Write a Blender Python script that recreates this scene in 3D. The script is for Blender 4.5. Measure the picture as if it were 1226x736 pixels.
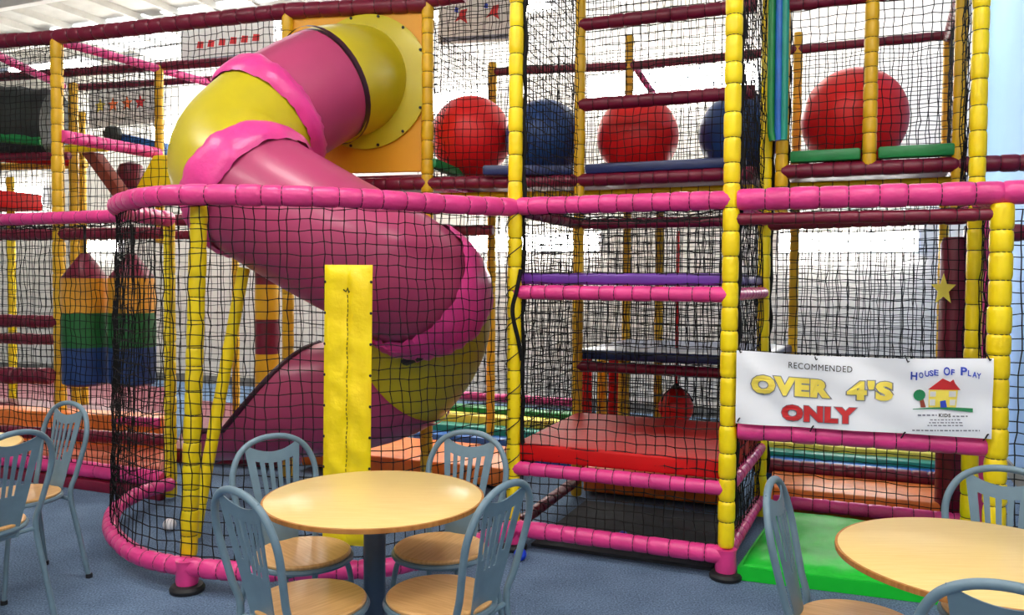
import bpy, bmesh, math, random
from mathutils import Vector, Matrix, noise

for o in list(bpy.data.objects): bpy.data.objects.remove(o)
S = bpy.context.scene
COL = S.collection
RND = random.Random(7)
PI = math.pi

# ------------------------------------------------------------------ camera
F = 962.0
CAMZ = 1.55
PITCH = math.atan(31 / F)
fw = Vector((0, math.cos(PITCH), -math.sin(PITCH)))
rt = Vector((1, 0, .007)).normalized()
up = rt.cross(fw).normalized()
rt = fw.cross(up).normalized()
cam_d = bpy.data.cameras.new('camera')
cam_d.sensor_width = 36; cam_d.lens = F / 1226 * 36
cam = bpy.data.objects.new('camera', cam_d); COL.objects.link(cam)
M = Matrix.Identity(4)
for i in range(3):
    M[i][0] = rt[i]; M[i][1] = up[i]; M[i][2] = -fw[i]
M[2][3] = CAMZ
cam.matrix_world = M
S.camera = cam

# ------------------------------------------------------------------ world, exposure
S.view_settings.view_transform = 'Standard'
S.view_settings.look = 'None'
S.view_settings.gamma = 1
S.view_settings.use_curve_mapping = False
S.view_settings.exposure = 0.7
W = bpy.data.worlds.new('world'); S.world = W; W.use_nodes = True
W.node_tree.nodes['Background'].inputs[0].default_value = (.75, .82, 1, 1)
W.node_tree.nodes['Background'].inputs[1].default_value = 0.25
CEIL = 5.0
E_PANEL = 13.5       # fluorescent ceiling panels over the cafe side
E_TUBE = 24.0        # battens along the back wall
E_HANG = 16.0        # added battens washing the back wall behind the play frame

# ------------------------------------------------------------------ directions of the play frame
AN = math.radians(22)
U = Vector((math.cos(AN), -math.sin(AN), 0))
V = Vector((math.sin(AN), math.cos(AN), 0))
P00 = Vector((.018, 4.62, 0))
BAY = 1.2
def G(i, j, z=0): return P00 + U * (BAY * i) + V * (BAY * j) + Vector((0, 0, z))
def row(px, j, z=0):
    """point on frame row j seen in column px"""
    a = (px - 613) / F
    o = P00 + V * (BAY * j)
    k = (a * o.y - o.x) / (U.x - a * U.y)
    p = o + U * k
    return Vector((p.x, p.y, z))
def at(px, d, z=0): return Vector(((px - 613) / F * d, d, z))
def hz(px, py, d):
    """height seen at pixel (px, py) at distance d"""
    return CAMZ + (337 + .007 * (px - 613) - py) / F * d

# ------------------------------------------------------------------ materials
def lin(c):
    return tuple(((v / 255) / 12.92 if v / 255 <= .04045 else ((v / 255 + .055) / 1.055) ** 2.4) for v in c) + (1,)
def mat(name, rgb, rough=.5, metal=0, var=.12, vscale=8, bump=0, bscale=30, spec=.5, coat=0, emit=0, rgb2=None, detail=3, btype='noise'):
    m = bpy.data.materials.new(name); m.use_nodes = True
    nt = m.node_tree; b = nt.nodes['Principled BSDF']
    b.inputs['Roughness'].default_value = rough; b.inputs['Metallic'].default_value = metal
    b.inputs['Specular IOR Level'].default_value = spec
    if coat: b.inputs['Coat Weight'].default_value = coat; b.inputs['Coat Roughness'].default_value = .15
    tc = nt.nodes.new('ShaderNodeTexCoord')
    if emit:
        b.inputs['Emission Color'].default_value = lin(rgb); b.inputs['Emission Strength'].default_value = emit
        b.inputs['Base Color'].default_value = lin(rgb); return m
    n = nt.nodes.new('ShaderNodeTexNoise'); n.inputs['Scale'].default_value = vscale; n.inputs['Detail'].default_value = detail
    nt.links.new(tc.outputs['Object'], n.inputs['Vector'])
    r = nt.nodes.new('ShaderNodeValToRGB')
    c = lin(rgb); c2 = lin(rgb2) if rgb2 else tuple(v * (1 - var) for v in c[:3]) + (1,)
    c1 = c if rgb2 else tuple(min(1, v * (1 + var)) for v in c[:3]) + (1,)
    r.color_ramp.elements[0].position = .35; r.color_ramp.elements[1].position = .65
    r.color_ramp.elements[0].color = c2; r.color_ramp.elements[1].color = c1
    nt.links.new(n.outputs['Fac'], r.inputs['Fac']); nt.links.new(r.outputs['Color'], b.inputs['Base Color'])
    if bump:
        n2 = nt.nodes.new('ShaderNodeTexNoise'); n2.inputs['Scale'].default_value = bscale; n2.inputs['Detail'].default_value = 2
        nt.links.new(tc.outputs['Object'], n2.inputs['Vector'])
        bp = nt.nodes.new('ShaderNodeBump'); bp.inputs['Strength'].default_value = bump; bp.inputs['Distance'].default_value = .01
        nt.links.new(n2.outputs['Fac'], bp.inputs['Height']); nt.links.new(bp.outputs['Normal'], b.inputs['Normal'])
    return m
def wood(name, a, b_, rough=.32):
    m = bpy.data.materials.new(name); m.use_nodes = True; nt = m.node_tree; b = nt.nodes['Principled BSDF']
    b.inputs['Roughness'].default_value = rough
    tc = nt.nodes.new('ShaderNodeTexCoord'); mp = nt.nodes.new('ShaderNodeMapping'); mp.inputs['Scale'].default_value = (3, 45, 3)
    n = nt.nodes.new('ShaderNodeTexNoise'); n.inputs['Scale'].default_value = 2.2; n.inputs['Detail'].default_value = 5
    r = nt.nodes.new('ShaderNodeValToRGB'); r.color_ramp.elements[0].position = .3; r.color_ramp.elements[1].position = .7
    r.color_ramp.elements[0].color = lin(a); r.color_ramp.elements[1].color = lin(b_)
    nt.links.new(tc.outputs['Object'], mp.inputs['Vector']); nt.links.new(mp.outputs[0], n.inputs['Vector'])
    nt.links.new(n.outputs['Fac'], r.inputs['Fac']); nt.links.new(r.outputs['Color'], b.inputs['Base Color'])
    return m
def carpet_mat():
    m = bpy.data.materials.new('carpet'); m.use_nodes = True; nt = m.node_tree; b = nt.nodes['Principled BSDF']
    b.inputs['Roughness'].default_value = .95; b.inputs['Specular IOR Level'].default_value = .15
    tc = nt.nodes.new('ShaderNodeTexCoord')
    n = nt.nodes.new('ShaderNodeTexNoise'); n.inputs['Scale'].default_value = 110; n.inputs['Detail'].default_value = 4
    n2 = nt.nodes.new('ShaderNodeTexNoise'); n2.inputs['Scale'].default_value = 3; n2.inputs['Detail'].default_value = 3
    mx = nt.nodes.new('ShaderNodeMath'); mx.operation = 'MULTIPLY_ADD'; mx.inputs[1].default_value = .75
    m2 = nt.nodes.new('ShaderNodeMath'); m2.operation = 'MULTIPLY'; m2.inputs[1].default_value = .25
    r = nt.nodes.new('ShaderNodeValToRGB'); r.color_ramp.elements[0].position = .36; r.color_ramp.elements[1].position = .64
    r.color_ramp.elements[0].color = lin((66, 84, 108)); r.color_ramp.elements[1].color = lin((118, 142, 172))
    nt.links.new(tc.outputs['Object'], n.inputs['Vector']); nt.links.new(tc.outputs['Object'], n2.inputs['Vector'])
    nt.links.new(n2.outputs['Fac'], m2.inputs[0]); nt.links.new(n.outputs['Fac'], mx.inputs[0]); nt.links.new(m2.outputs[0], mx.inputs[2])
    nt.links.new(mx.outputs[0], r.inputs['Fac']); nt.links.new(r.outputs['Color'], b.inputs['Base Color'])
    bp = nt.nodes.new('ShaderNodeBump'); bp.inputs['Strength'].default_value = .5; bp.inputs['Distance'].default_value = .004
    nt.links.new(n.outputs['Fac'], bp.inputs['Height']); nt.links.new(bp.outputs['Normal'], b.inputs['Normal'])
    return m
PINK = mat('pink_vinyl', (226, 62, 140), .34, bump=.35, bscale=35, var=.1, vscale=6)
PINKSH = mat('gloss_pink_vinyl', (228, 64, 150), .34, bump=.3, bscale=30, var=.1, vscale=6)
YEL = mat('yellow_vinyl', (255, 222, 10), .36, bump=.35, bscale=30, var=.06, vscale=6)
AMB = mat('amber_shaded_yellow_vinyl', (226, 178, 24), .4, bump=.3, bscale=30, var=.08, vscale=6)  # on the back posts, yellow vinyl with the shade put into its colour
MAROON = mat('maroon_shaded_pink_vinyl', (116, 16, 48), .38, bump=.3, bscale=30, var=.12, vscale=6)  # maroon parts; on back and upper rails, pink darkened to paint in shade
RED = mat('red_vinyl', (200, 14, 16), .5, spec=.25, bump=.25, bscale=14, var=.08, vscale=3)
RED2 = mat('red_rubber', (232, 26, 30), .42, var=.06, vscale=4)
BLUEB = mat('blue_rubber', (22, 66, 128), .42, var=.08, vscale=4)
PURP = mat('purple_vinyl', (98, 44, 150), .36, bump=.2, var=.08)
NAVY = mat('navy_vinyl', (26, 44, 96), .33, bump=.2, bscale=12, var=.1)
SLATE = mat('slate_vinyl', (76, 92, 128), .3, bump=.2, bscale=12, var=.1)
GREEN = mat('green_vinyl', (22, 196, 52), .45, spec=.3, bump=.6, bscale=9, var=.07, vscale=4)
DGREEN = mat('dark_green_vinyl', (20, 132, 66), .38, bump=.2, var=.1)
TEAL = mat('teal_vinyl', (20, 150, 130), .38, bump=.2, var=.1)
BLUE = mat('blue_vinyl', (36, 108, 196), .36, bump=.2, var=.1)
ORNG = mat('orange_vinyl', (240, 130, 50), .38, bump=.4, bscale=10, var=.12)
SLPINK = mat('magenta_slide_plastic', (182, 66, 112), .34, bump=.1, bscale=5, var=.08, vscale=2, coat=.12)
SLYEL = mat('yellow_slide_plastic', (200, 184, 22), .38, bump=.12, bscale=5, var=.08, vscale=2, coat=.12)
SLDARK = mat('dark_slide_lip', (60, 14, 40), .4)
PANEL = mat('amber_plastic_panel', (226, 158, 18), .42, var=.05, vscale=2)
NET = mat('black_netting', (20, 20, 22), .75, var=.2, spec=.2)
TIE = mat('black_tie', (14, 14, 16), .5)
RUB = mat('black_rubber', (24, 24, 27), .6)
METAL = mat('blue_grey_paint', (106, 132, 148), .38, metal=.0, var=.06, vscale=20, coat=.1)
METALD = mat('dark_blue_grey_paint', (62, 78, 98), .4, metal=.2, var=.06, vscale=20)
BEECH = wood('beech_laminate', (232, 198, 124), (240, 210, 142), .3)
SEATW = wood('beech_seat', (212, 158, 96), (234, 186, 124), .33)
EDGE = wood('brown_table_edge', (166, 104, 44), (196, 134, 66), .45)
WHITEW = mat('white_painted_wall', (232, 228, 220), .8, var=.05, vscale=3, bump=.3, bscale=18)
PALEB = mat('pale_blue_wall', (134, 170, 222), .8, var=.02, vscale=2)
CEILM = mat('white_ceiling_board', (236, 234, 228), .8, var=.05, vscale=4)
CEILR = mat('grey_white_steel', (196, 194, 186), .6, var=.08, vscale=5)
CLOTH = mat('white_banner_cloth', (240, 244, 252), .55, var=.03, vscale=3, bump=.4, bscale=5)
SIGNW = mat('off_white_board', (226, 226, 222), .6, var=.03)
DARKT = mat('dark_tunnel_plastic', (40, 48, 46), .6, var=.2, vscale=3)
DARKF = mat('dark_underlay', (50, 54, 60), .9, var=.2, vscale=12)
GLOW = mat('fluorescent_diffuser', (255, 252, 244), emit=E_TUBE)
GLOWH = mat('wall_wash_light', (255, 250, 240), emit=E_HANG)
GLOWC = mat('ceiling_panel_light', (255, 250, 242), emit=E_PANEL)
WHITEP = mat('white_plastic', (236, 236, 240), .35, var=.03)
BLK = mat('black_print', (22, 22, 26), .6); BLUP = mat('blue_print', (40, 70, 190), .6)
REDP = mat('red_print', (206, 44, 48), .6); YELP = mat('yellow_print', (248, 224, 90), .6)
GRNP = mat('green_print', (30, 130, 80), .6); BRNP = mat('brown_print', (140, 60, 40), .6); GRYP = mat('grey_print', (120, 124, 140), .6)
ORGP = mat('orange_print', (240, 120, 60), .6)

# ------------------------------------------------------------------ mesh builder
class MB:
    def __init__(s): s.v = []; s.f = []; s.m = []
    def tube(s, pts, r, n=12, cap=True, closed=False, mi=0, refup=None):
        N = len(pts)
        rs = r if isinstance(r, (list, tuple)) else [r] * N
        base = len(s.v)
        prev = None
        for i, p in enumerate(pts):
            if closed: t = pts[(i + 1) % N] - pts[i - 1]
            else: t = pts[min(i + 1, N - 1)] - pts[max(i - 1, 0)]
            t = t.normalized()
            if prev is None:
                a = refup or (Vector((0, 0, 1)) if abs(t.z) < .9 else Vector((1, 0, 0)))
                x = (a - t * a.dot(t)).normalized()
            else: x = (prev - t * prev.dot(t)).normalized()
            prev = x; y = t.cross(x)
            for k in range(n):
                an = 2 * PI * k / n
                s.v.append(p + (x * math.cos(an) + y * math.sin(an)) * rs[i])
        L = N if closed else N - 1
        for i in range(L):
            a = base + i * n; b = base + ((i + 1) % N) * n
            for k in range(n):
                s.f.append((a + k, a + (k + 1) % n, b + (k + 1) % n, b + k)); s.m.append(mi)
        if cap and not closed:
            s.f.append(tuple(base + k for k in reversed(range(n)))); s.m.append(mi)
            s.f.append(tuple(base + (N - 1) * n + k for k in range(n))); s.m.append(mi)
        return s
    def box(s, c, sx, sy, sz, ax=None, ay=None, az=None, mi=0):
        ax = ax or Vector((1, 0, 0)); ay = ay or Vector((0, 1, 0)); az = az or Vector((0, 0, 1))
        b = len(s.v)
        for z in (-1, 1):
            for y in (-1, 1):
                for x in (-1, 1):
                    s.v.append(c + ax * (x * sx / 2) + ay * (y * sy / 2) + az * (z * sz / 2))
        for q in ((0, 2, 3, 1), (4, 5, 7, 6), (0, 1, 5, 4), (2, 6, 7, 3), (0, 4, 6, 2), (1, 3, 7, 5)):
            s.f.append(tuple(b + k for k in q)); s.m.append(mi)
        return s
    def grid(s, fn, nu, nv, mi=0, flip=False):
        b = len(s.v)
        for i in range(nu + 1):
            for j in range(nv + 1): s.v.append(fn(i / nu, j / nv))
        for i in range(nu):
            for j in range(nv):
                a = b + i * (nv + 1) + j
                q = (a, a + nv + 1, a + nv + 2, a + 1)
                s.f.append(q[::-1] if flip else q); s.m.append(mi)
        return s
    def lathe(s, c, prof, n=24, mi=0, az=None):
        """prof = [(r, z)...]"""
        az = az or Vector((0, 0, 1))
        ax = az.orthogonal().normalized(); ay = az.cross(ax)
        b = len(s.v)
        for r, z in prof:
            for k in range(n):
                a = 2 * PI * k / n
                s.v.append(c + az * z + (ax * math.cos(a) + ay * math.sin(a)) * max(r, 1e-4))
        for i in range(len(prof) - 1):
            for k in range(n):
                s.f.append((b + i * n + k, b + i * n + (k + 1) % n, b + (i + 1) * n + (k + 1) % n, b + (i + 1) * n + k)); s.m.append(mi)
        s.f.append(tuple(b + k for k in reversed(range(n)))); s.m.append(mi)
        s.f.append(tuple(b + (len(prof) - 1) * n + k for k in range(n))); s.m.append(mi)
        return s
    def poly(s, pts, mi=0):
        b = len(s.v); s.v += pts; s.f.append(tuple(range(b, b + len(pts)))); s.m.append(mi); return s
    def prism(s, pts, off, mi=0):
        b = len(s.v); n = len(pts); s.v += [Vector(p) for p in pts] + [Vector(p) + off for p in pts]
        s.f.append(tuple(b + k for k in reversed(range(n)))); s.m.append(mi)
        s.f.append(tuple(b + n + k for k in range(n))); s.m.append(mi)
        for k in range(n):
            s.f.append((b + k, b + (k + 1) % n, b + n + (k + 1) % n, b + n + k)); s.m.append(mi)
        return s
    def build(s, name, ms, parent=None, smooth=True, bevel=0, seg=2):
        off = parent.matrix_basis.translation if parent else Vector()
        if parent and parent.parent: off = off + parent.parent.matrix_basis.translation
        me = bpy.data.meshes.new(name)
        me.from_pydata([tuple(v - off) for v in s.v], [], s.f)
        if not isinstance(ms, (list, tuple)): ms = [ms]
        for m in ms: me.materials.append(m)
        if len(ms) > 1: me.polygons.foreach_set('material_index', s.m)
        if bevel:
            bm = bmesh.new(); bm.from_mesh(me)
            bmesh.ops.recalc_face_normals(bm, faces=bm.faces[:])
            bmesh.ops.bevel(bm, geom=bm.edges[:], offset=bevel, segments=seg, affect='EDGES', profile=.5)
            bm.to_mesh(me); bm.free()
        if smooth:
            me.polygons.foreach_set('use_smooth', [True] * len(me.polygons))
            me.set_sharp_from_angle(angle=math.radians(40))
        me.update()
        o = bpy.data.objects.new(name, me); COL.objects.link(o)
        if parent: o.parent = parent
        return o
def thing(name, label, cat, loc=(0, 0, 0), group=None):
    o = bpy.data.objects.new(name, None); COL.objects.link(o); o.location = loc
    o.empty_display_size = .1
    tag(o, label, cat, group); return o
def tag(o, label, cat, group=None):
    o['label'] = label; o['category'] = cat
    if group: o['group'] = group
    return o
def structure(o): o['kind'] = 'structure'; return o
def stuff(o): o['kind'] = 'stuff'; return o

# ------------------------------------------------------------------ padded poles, nets
def resample(pts, step):
    out = [pts[0].copy()]; cum = [0]
    for a, b in zip(pts, pts[1:]): cum.append(cum[-1] + (b - a).length)
    L = cum[-1]; n = max(1, int(round(L / step))); i = 0
    for k in range(1, n + 1):
        d = L * k / n
        while i < len(cum) - 2 and cum[i + 1] < d: i += 1
        t = (d - cum[i]) / max(1e-6, cum[i + 1] - cum[i])
        out.append(pts[i].lerp(pts[i + 1], min(1, t)))
    return out, L
def smoothpath(pts, it=3):
    """Catmull-Rom through the points"""
    out = []
    P = [pts[0] * 2 - pts[1]] + pts + [pts[-1] * 2 - pts[-2]]
    n = 8
    for i in range(1, len(P) - 2):
        a, b, c, d = P[i - 1:i + 3]
        for k in range(n):
            t = k / n
            out.append(.5 * ((2 * b) + (c - a) * t + (2 * a - 5 * b + 4 * c - d) * t * t + (3 * b - a - 3 * c + d) * t ** 3))
    out.append(P[-2].copy())
    return out
def padded(name, pts, m, parent, r=.042, seg=.105, pinch=.12, ties=True, n=12, jit=.25, label=None, tie_n=10):
    """foam sleeve cinched by ties; the ties are one sub-part"""
    fine, L = resample(pts, .02)
    def P(d):
        x = d / L * (len(fine) - 1); i = min(int(x), len(fine) - 2)
        return fine[i].lerp(fine[i + 1], x - i)
    ns = max(1, int(round(L / seg)))
    cuts = [0] + [(k + RND.uniform(-jit, jit) * .6) * L / ns for k in range(1, ns)] + [L]
    pp = []; rr = []
    prof = ((.0, 1 - pinch), (.06, 1 - pinch * .35), (.2, 1), (.8, 1), (.94, 1 - pinch * .35))
    for a, b in zip(cuts, cuts[1:]):
        fat = 1 + RND.uniform(-.03, .05)
        for t, k in prof:
            pp.append(P(a + (b - a) * t)); rr.append(r * (k if t == 0 else k * fat))
    pp.append(P(L)); rr.append(r * (1 - pinch))
    o = MB().tube(pp, rr, n).build(name, m, parent)
    if label: o['label'] = label
    if ties and len(cuts) > 2:
        t = MB()
        for c in cuts[1:-1]:
            p = P(c); d = (P(min(L, c + .01)) - P(max(0, c - .01))).normalized()
            t.tube([p - d * .0022, p + d * .0022], r * (1 - pinch) + .0022, tie_n, cap=False)
            q = d.orthogonal().normalized()
            q.rotate(Matrix.Rotation(RND.uniform(0, 6.28), 3, d))
        stuff(t.build('cable_tie', TIE, o))
    return o
def post(parent, p, z0, z1, m=None, r=.042, seg=.13, top=None, pinch=.13, label=None, name='post'):
    a = Vector((p.x, p.y, z0)); b = Vector((p.x, p.y, z1))
    if top is not None: b = Vector((top.x, top.y, z1))
    return padded(name, [a, b], m or YEL, parent, r, seg, pinch, label=label)
def rail(parent, a, b, m=None, r=.042, seg=.105, name='rail', label=None):
    return padded(name, [a, b], m or PINK, parent, r, seg, label=label)
def net(parent, fn, nu, nv, r=.0026, jit=.006, knots=False, name='net', sag=0, m=None, seed=0):
    """fn(s,t) -> world point; nu x nv cells of knotted cord, one mesh"""
    rn = random.Random(seed * 31 + nu * 7 + nv)
    P = [[None] * (nv + 1) for _ in range(nu + 1)]
    for i in range(nu + 1):
        for j in range(nv + 1):
            p = fn(i / nu, j / nv)
            if 0 < i < nu and 0 < j < nv:
                q = Vector((i * .35, j * .35, seed * 3.1))
                p = p + noise.noise_vector(q) * jit * 2.2 + Vector((rn.uniform(-jit, jit), rn.uniform(-jit, jit), rn.uniform(-jit, jit))) * .7
            P[i][j] = p
    b = MB()
    for i in range(nu + 1): b.tube(P[i], r, 3, cap=False)
    for j in range(nv + 1): b.tube([P[i][j] for i in range(nu + 1)], r, 3, cap=False)
    if knots:
        for i in range(0, nu + 1):
            for j in range(0, nv + 1):
                c = P[i][j]; k = len(b.v); q = r * 2.1
                b.v += [c + Vector(d) * q for d in ((1, 0, 0), (-1, 0, 0), (0, 1, 0), (0, -1, 0), (0, 0, 1), (0, 0, -1))]
                for f in ((0, 2, 4), (2, 1, 4), (1, 3, 4), (3, 0, 4), (2, 0, 5), (1, 2, 5), (3, 1, 5), (0, 3, 5)):
                    b.f.append(tuple(k + x for x in f)); b.m.append(0)
    return b.build(name, m or NET, parent, smooth=False)
def quad_net(parent, a, b, z0, z1, cell=.054, r=.0033, jit=.006, knots=False, seed=0, sag=0):
    L = (Vector((b.x, b.y)) - Vector((a.x, a.y))).length
    nu = max(2, round(L / cell)); nv = max(2, round((z1 - z0) / cell))
    nrm = Vector((-(b.y - a.y), b.x - a.x, 0)).normalized()
    def fn(s, t):
        p = a.lerp(b, s); return Vector((p.x, p.y, z0 + (z1 - z0) * t)) + nrm * (sag * math.sin(PI * s) * math.sin(PI * t))
    return net(parent, fn, nu, nv, r, jit, knots, seed=seed)
def flat_net(parent, a, b, c, d, cell=.06, r=.0024, sag=.05, seed=0):
    nu = max(2, round((b - a).length / cell)); nv = max(2, round((d - a).length / cell))
    def fn(s, t):
        return a.lerp(b, s).lerp(d.lerp(c, s), t) - Vector((0, 0, sag * math.sin(PI * s) * math.sin(PI * t)))
    return net(parent, fn, nu, nv, r, .008, seed=seed)
def lacing(parent, a, b, r=.043, turns=18, m=None, cr=.004):
    """cord wound down a pole with the gathered edge of a net"""
    pts = []; L = (b - a).length; d = (b - a).normalized(); x = d.orthogonal().normalized(); y = d.cross(x)
    for k in range(turns * 8 + 1):
        an = k * PI / 4; pts.append(a + d * (L * k / (turns * 8)) + (x * math.cos(an) + y * math.sin(an)) * (r + .003))
    return MB().tube(pts, cr, 4).build('lacing_cord', TIE, parent)
def mat_pad(name, label, cat, a, b, c, d, z0, z1, m, mside=None, bev=.018, group=None):
    """foam mat on four plan corners"""
    q = MB()
    lo = [Vector((p.x, p.y, z0)) for p in (a, b, c, d)]
    q.prism(lo, Vector((0, 0, z1 - z0)))
    o = q.build(name, m, None, bevel=bev, seg=3)
    if mside:
        o.data.materials.append(mside)
        for p in o.data.polygons:
            if abs(p.normal.z) < .7: p.material_index = 1
    return tag(o, label, cat, group) if cat else o

# ================================================================== ROOM
WV = 5.1; WU = 3.05
def uv(u, v, z=0): return P00 + U * u + V * v + Vector((0, 0, z))
C_BR = uv(7, WV); C_BL = uv(-13, WV); C_PB = uv(WU, WV); C_PF = uv(WU, -.3); C_PR = uv(7, -.3)
C_FR = uv(7, -8.2); C_FL = uv(-13, -8.2)
fl = MB().prism([C_FL - Vector((0, 0, .1)), C_FR - Vector((0, 0, .1)), C_BR - Vector((0, 0, .1)), C_BL - Vector((0, 0, .1))], Vector((0, 0, .1)))
structure(fl.build('floor', carpet_mat(), smooth=False))
def wall(name, a, b, outward, m):
    o = MB().prism([a, b, b + Vector((0, 0, CEIL)), a + Vector((0, 0, CEIL))], outward * .15).build(name, m, smooth=False)
    return structure(o)
wall('wall_back', C_BL, C_PB, V, WHITEW)
wall('wall_right', C_PB, C_PF, U, PALEB)
wall('wall_right_return', C_PF, C_PR, V, PALEB)
wall('wall_right_front', C_PR, C_FR, U, WHITEW)
wall('wall_left', C_FL, C_BL, -U, WHITEW)
wall('wall_front', C_FR, C_FL, -V, WHITEW)
ce = MB().prism([C_FL + Vector((0, 0, CEIL + .06)), C_FR + Vector((0, 0, CEIL + .06)), C_BR + Vector((0, 0, CEIL + .06)), C_BL + Vector((0, 0, CEIL + .06))], Vector((0, 0, .12)))
ceiling = structure(ce.build('ceiling', CEILM, smooth=False))
# boards of the ceiling that the photograph shows (upper left), with steel ribs between them
pm = None
for iu in range(16):
    for iv in range(5):
        u0 = -9.9 + iu * .62; v0 = -1.2 + iv * 1.26
        c = uv(u0 + .31, v0 + .62, CEIL + .035)
        if pm is None:
            o = MB().box(Vector((0, 0, 0)), .59, 1.22, .05, U, V).build('ceiling_board', CEILR, ceiling, smooth=False); pm = o.data
        else:
            o = bpy.data.objects.new('ceiling_board', pm); COL.objects.link(o); o.parent = ceiling
        o.location = c + Vector((0, 0, RND.uniform(-.006, .006)))
for iu in range(17):
    u0 = -9.9 + iu * .62
    MB().box(uv(u0, 1.95, CEIL - .03), .05, 6.3, .09, U, V).build('ceiling_rib', CEILR, ceiling, smooth=False)
for iv in range(6):
    MB().box(uv(-4.9, -1.2 + iv * 1.26, CEIL - .11), 10, .09, .12, U, V).build('purlin', CEILM, ceiling, smooth=False)
GLOWS = mat('added_ceiling_glow', (246, 250, 255), emit=2.2)  # glowing panels added so the upper left ceiling blows out white
for u0, v0 in ((-7.6, 4.3), (-5.6, 4.3), (-3.6, 4.3), (-1.6, 4.3), (-5.6, 2.4), (-3.6, 2.4)):
    MB().box(uv(u0, v0, CEIL - .004), 1.7, 1.15, .02, U, V).build('ceiling_glow_panel', GLOWS, ceiling, smooth=False)
# skirting
structure(MB().box(uv(-5, WV - .012, .06), 16.0, .02, .12, U, V).build('baseboard_back', mat('grey_skirting', (120, 118, 114), .6), smooth=False))
structure(MB().box(uv(WU - .012, 2.4, .06), .02, 5.35, .12, U, V).build('baseboard_right', mat('grey_skirting_right', (120, 118, 114), .6), smooth=False))

def batten(c, L, label, group, along=U, nrm=None, h=.17, m=GLOW):
    """fluorescent batten: white tray, end caps and glowing diffuser; nrm = side it shines to"""
    nrm = nrm or Vector((0, 0, -1)); third = along.cross(nrm)
    t = thing('fluorescent_light', label, 'light', c, group)
    MB().box(c - nrm * .02, L, .04, h + .02, along, nrm, third).build('tray', WHITEP, t, smooth=False)
    MB().box(c + nrm * .025, L - .05, .05, h, along, nrm, third).build('diffuser', m, t, smooth=False)
    for s in (-1, 1):
        MB().box(c + nrm * .02 + along * (s * (L / 2 - .012)), .025, .065, h + .02, along, nrm, third).build('end_cap', WHITEP, t, smooth=False)
    return t
# battens on the back wall
def wallpt(px, z):
    p = row(px, WV / BAY, z); return p - V * .05
batten(wallpt(1012, 2.0), 1.42, 'long glowing light on the back wall behind the banner bay', None, nrm=-V, h=.2)
batten(wallpt(640, 2.03), 1.75, 'long glowing light on the back wall right of the slide', None, nrm=-V, h=.2)
batten(wallpt(125, 2.06), .9, 'glowing light on the back wall above the two striped punch bags', None, nrm=-V, h=.16)
batten(wallpt(800, 3.85), 2.0, 'upper glowing light on the back wall behind the red and blue balls', None, nrm=-V, h=.3)
batten(wallpt(548, 3.82), 1.0, 'upper glowing light on the back wall behind the leftmost giant red ball', None, nrm=-V, h=.3)
batten(wallpt(400, 3.3), .7, 'short glowing light on the back wall glimpsed below the top of the slide', None, nrm=-V, h=.25)
batten(wallpt(30, 2.9), 1.2, 'glowing light on the back wall at the far left edge', None, nrm=-V, h=.3)
batten(wallpt(228, 3.6), 1.3, 'added glowing light on the back wall left of the yellow slide bend', None, nrm=-V, h=.5)  # added batten, brightens the left part of the back wall
# added ceiling lights by the back wall, unseen ones over the cafe side
k = 0
for u0, v0 in ((-9.0, 4.2), (-6.4, 4.2), (-4.2, 4.2), (-2.0, 4.2), (.2, 4.2), (2.0, 4.2)):  # added near the back wall to wash it white and backlight the frame
    batten(uv(u0, v0, CEIL - .34), 1.5, 'added white ceiling light washing the back wall', 'added ceiling lights washing the back wall', h=.3, m=GLOWH)
for u0, v0 in ((-3.6, -1.6), (-.6, -1.6), (2.4, -1.6), (-2.2, -3.9), (.8, -3.9), (3.8, -3.9), (-1, -6.3), (2, -6.3), (5, -6.3)):  # out of view; rearmost row added as fill light
    batten(uv(u0, v0, CEIL - .34), 1.5, 'unseen white ceiling light over the cafe side', 'ceiling lights above the tables', h=.45, m=GLOWC)

# ================================================================== PLAY FRAME
ZR = 1.98           # front rail
ZD = 2.27           # rail of the ball deck
def elev(p, z): return Vector((p.x, p.y, z))
def foot(parent, p):
    MB().lathe(elev(p, 0), [(.055, 0), (.082, .004), (.085, .02), (.075, .034), (.05, .04)], 24).build('rubber_foot', RUB, parent)
    MB().lathe(elev(p, .03), [(.05, 0), (.056, .03), (.052, .1), (.056, .13)], 20).build('foot_sleeve', PINK, parent)

# ---- curved front enclosure
cf = thing('soft_play_enclosure', 'curved netted enclosure with pink ring rails around the foot of the slide', 'play frame', (-1.6, 3.97, 0))
rb = [at(222, 3.95, 0), at(312, 3.88), at(440, 3.93), at(490, 4.02), at(572, 4.36), P00 - V * .02]
rbl = [at(222, 3.95), at(172, 4.06), at(145, 4.26), at(130, 4.55), at(137, 4.95), at(165, 5.3), at(203, 5.56)]
tb = [at(240, 3.96), at(330, 3.98), at(430, 4.08), at(540, 4.36), P00]
tbl = [at(240, 3.96), at(185, 4.05), at(150, 4.32), at(141, 4.68), at(158, 5.1), at(203, 5.56)]
zb = .125
rb = [elev(p, zb) for p in rb]; rbl = [elev(p, zb) for p in rbl]
tb = [elev(p, 1.965) for p in tb]; tbl = [elev(p, 1.965) for p in tbl]; tb[-1].z = 1.975
ringB = smoothpath(rbl[::-1][:-1] + rb); ringT = smoothpath(tbl[::-1][:-1] + tb)
padded('bottom_ring_rail', ringB, PINK, cf, .047, .095)
padded('top_ring_rail', ringT, PINK, cf, .052, .12)
fB, LB_ = resample(ringB, .02); fT, LT_ = resample(ringT, .02)
def ringP(s, t):
    a = fB[min(len(fB) - 1, int(s * (len(fB) - 1)))]; b = fT[min(len(fT) - 1, int(s * (len(fT) - 1)))]
    return a.lerp(b, t)
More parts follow.
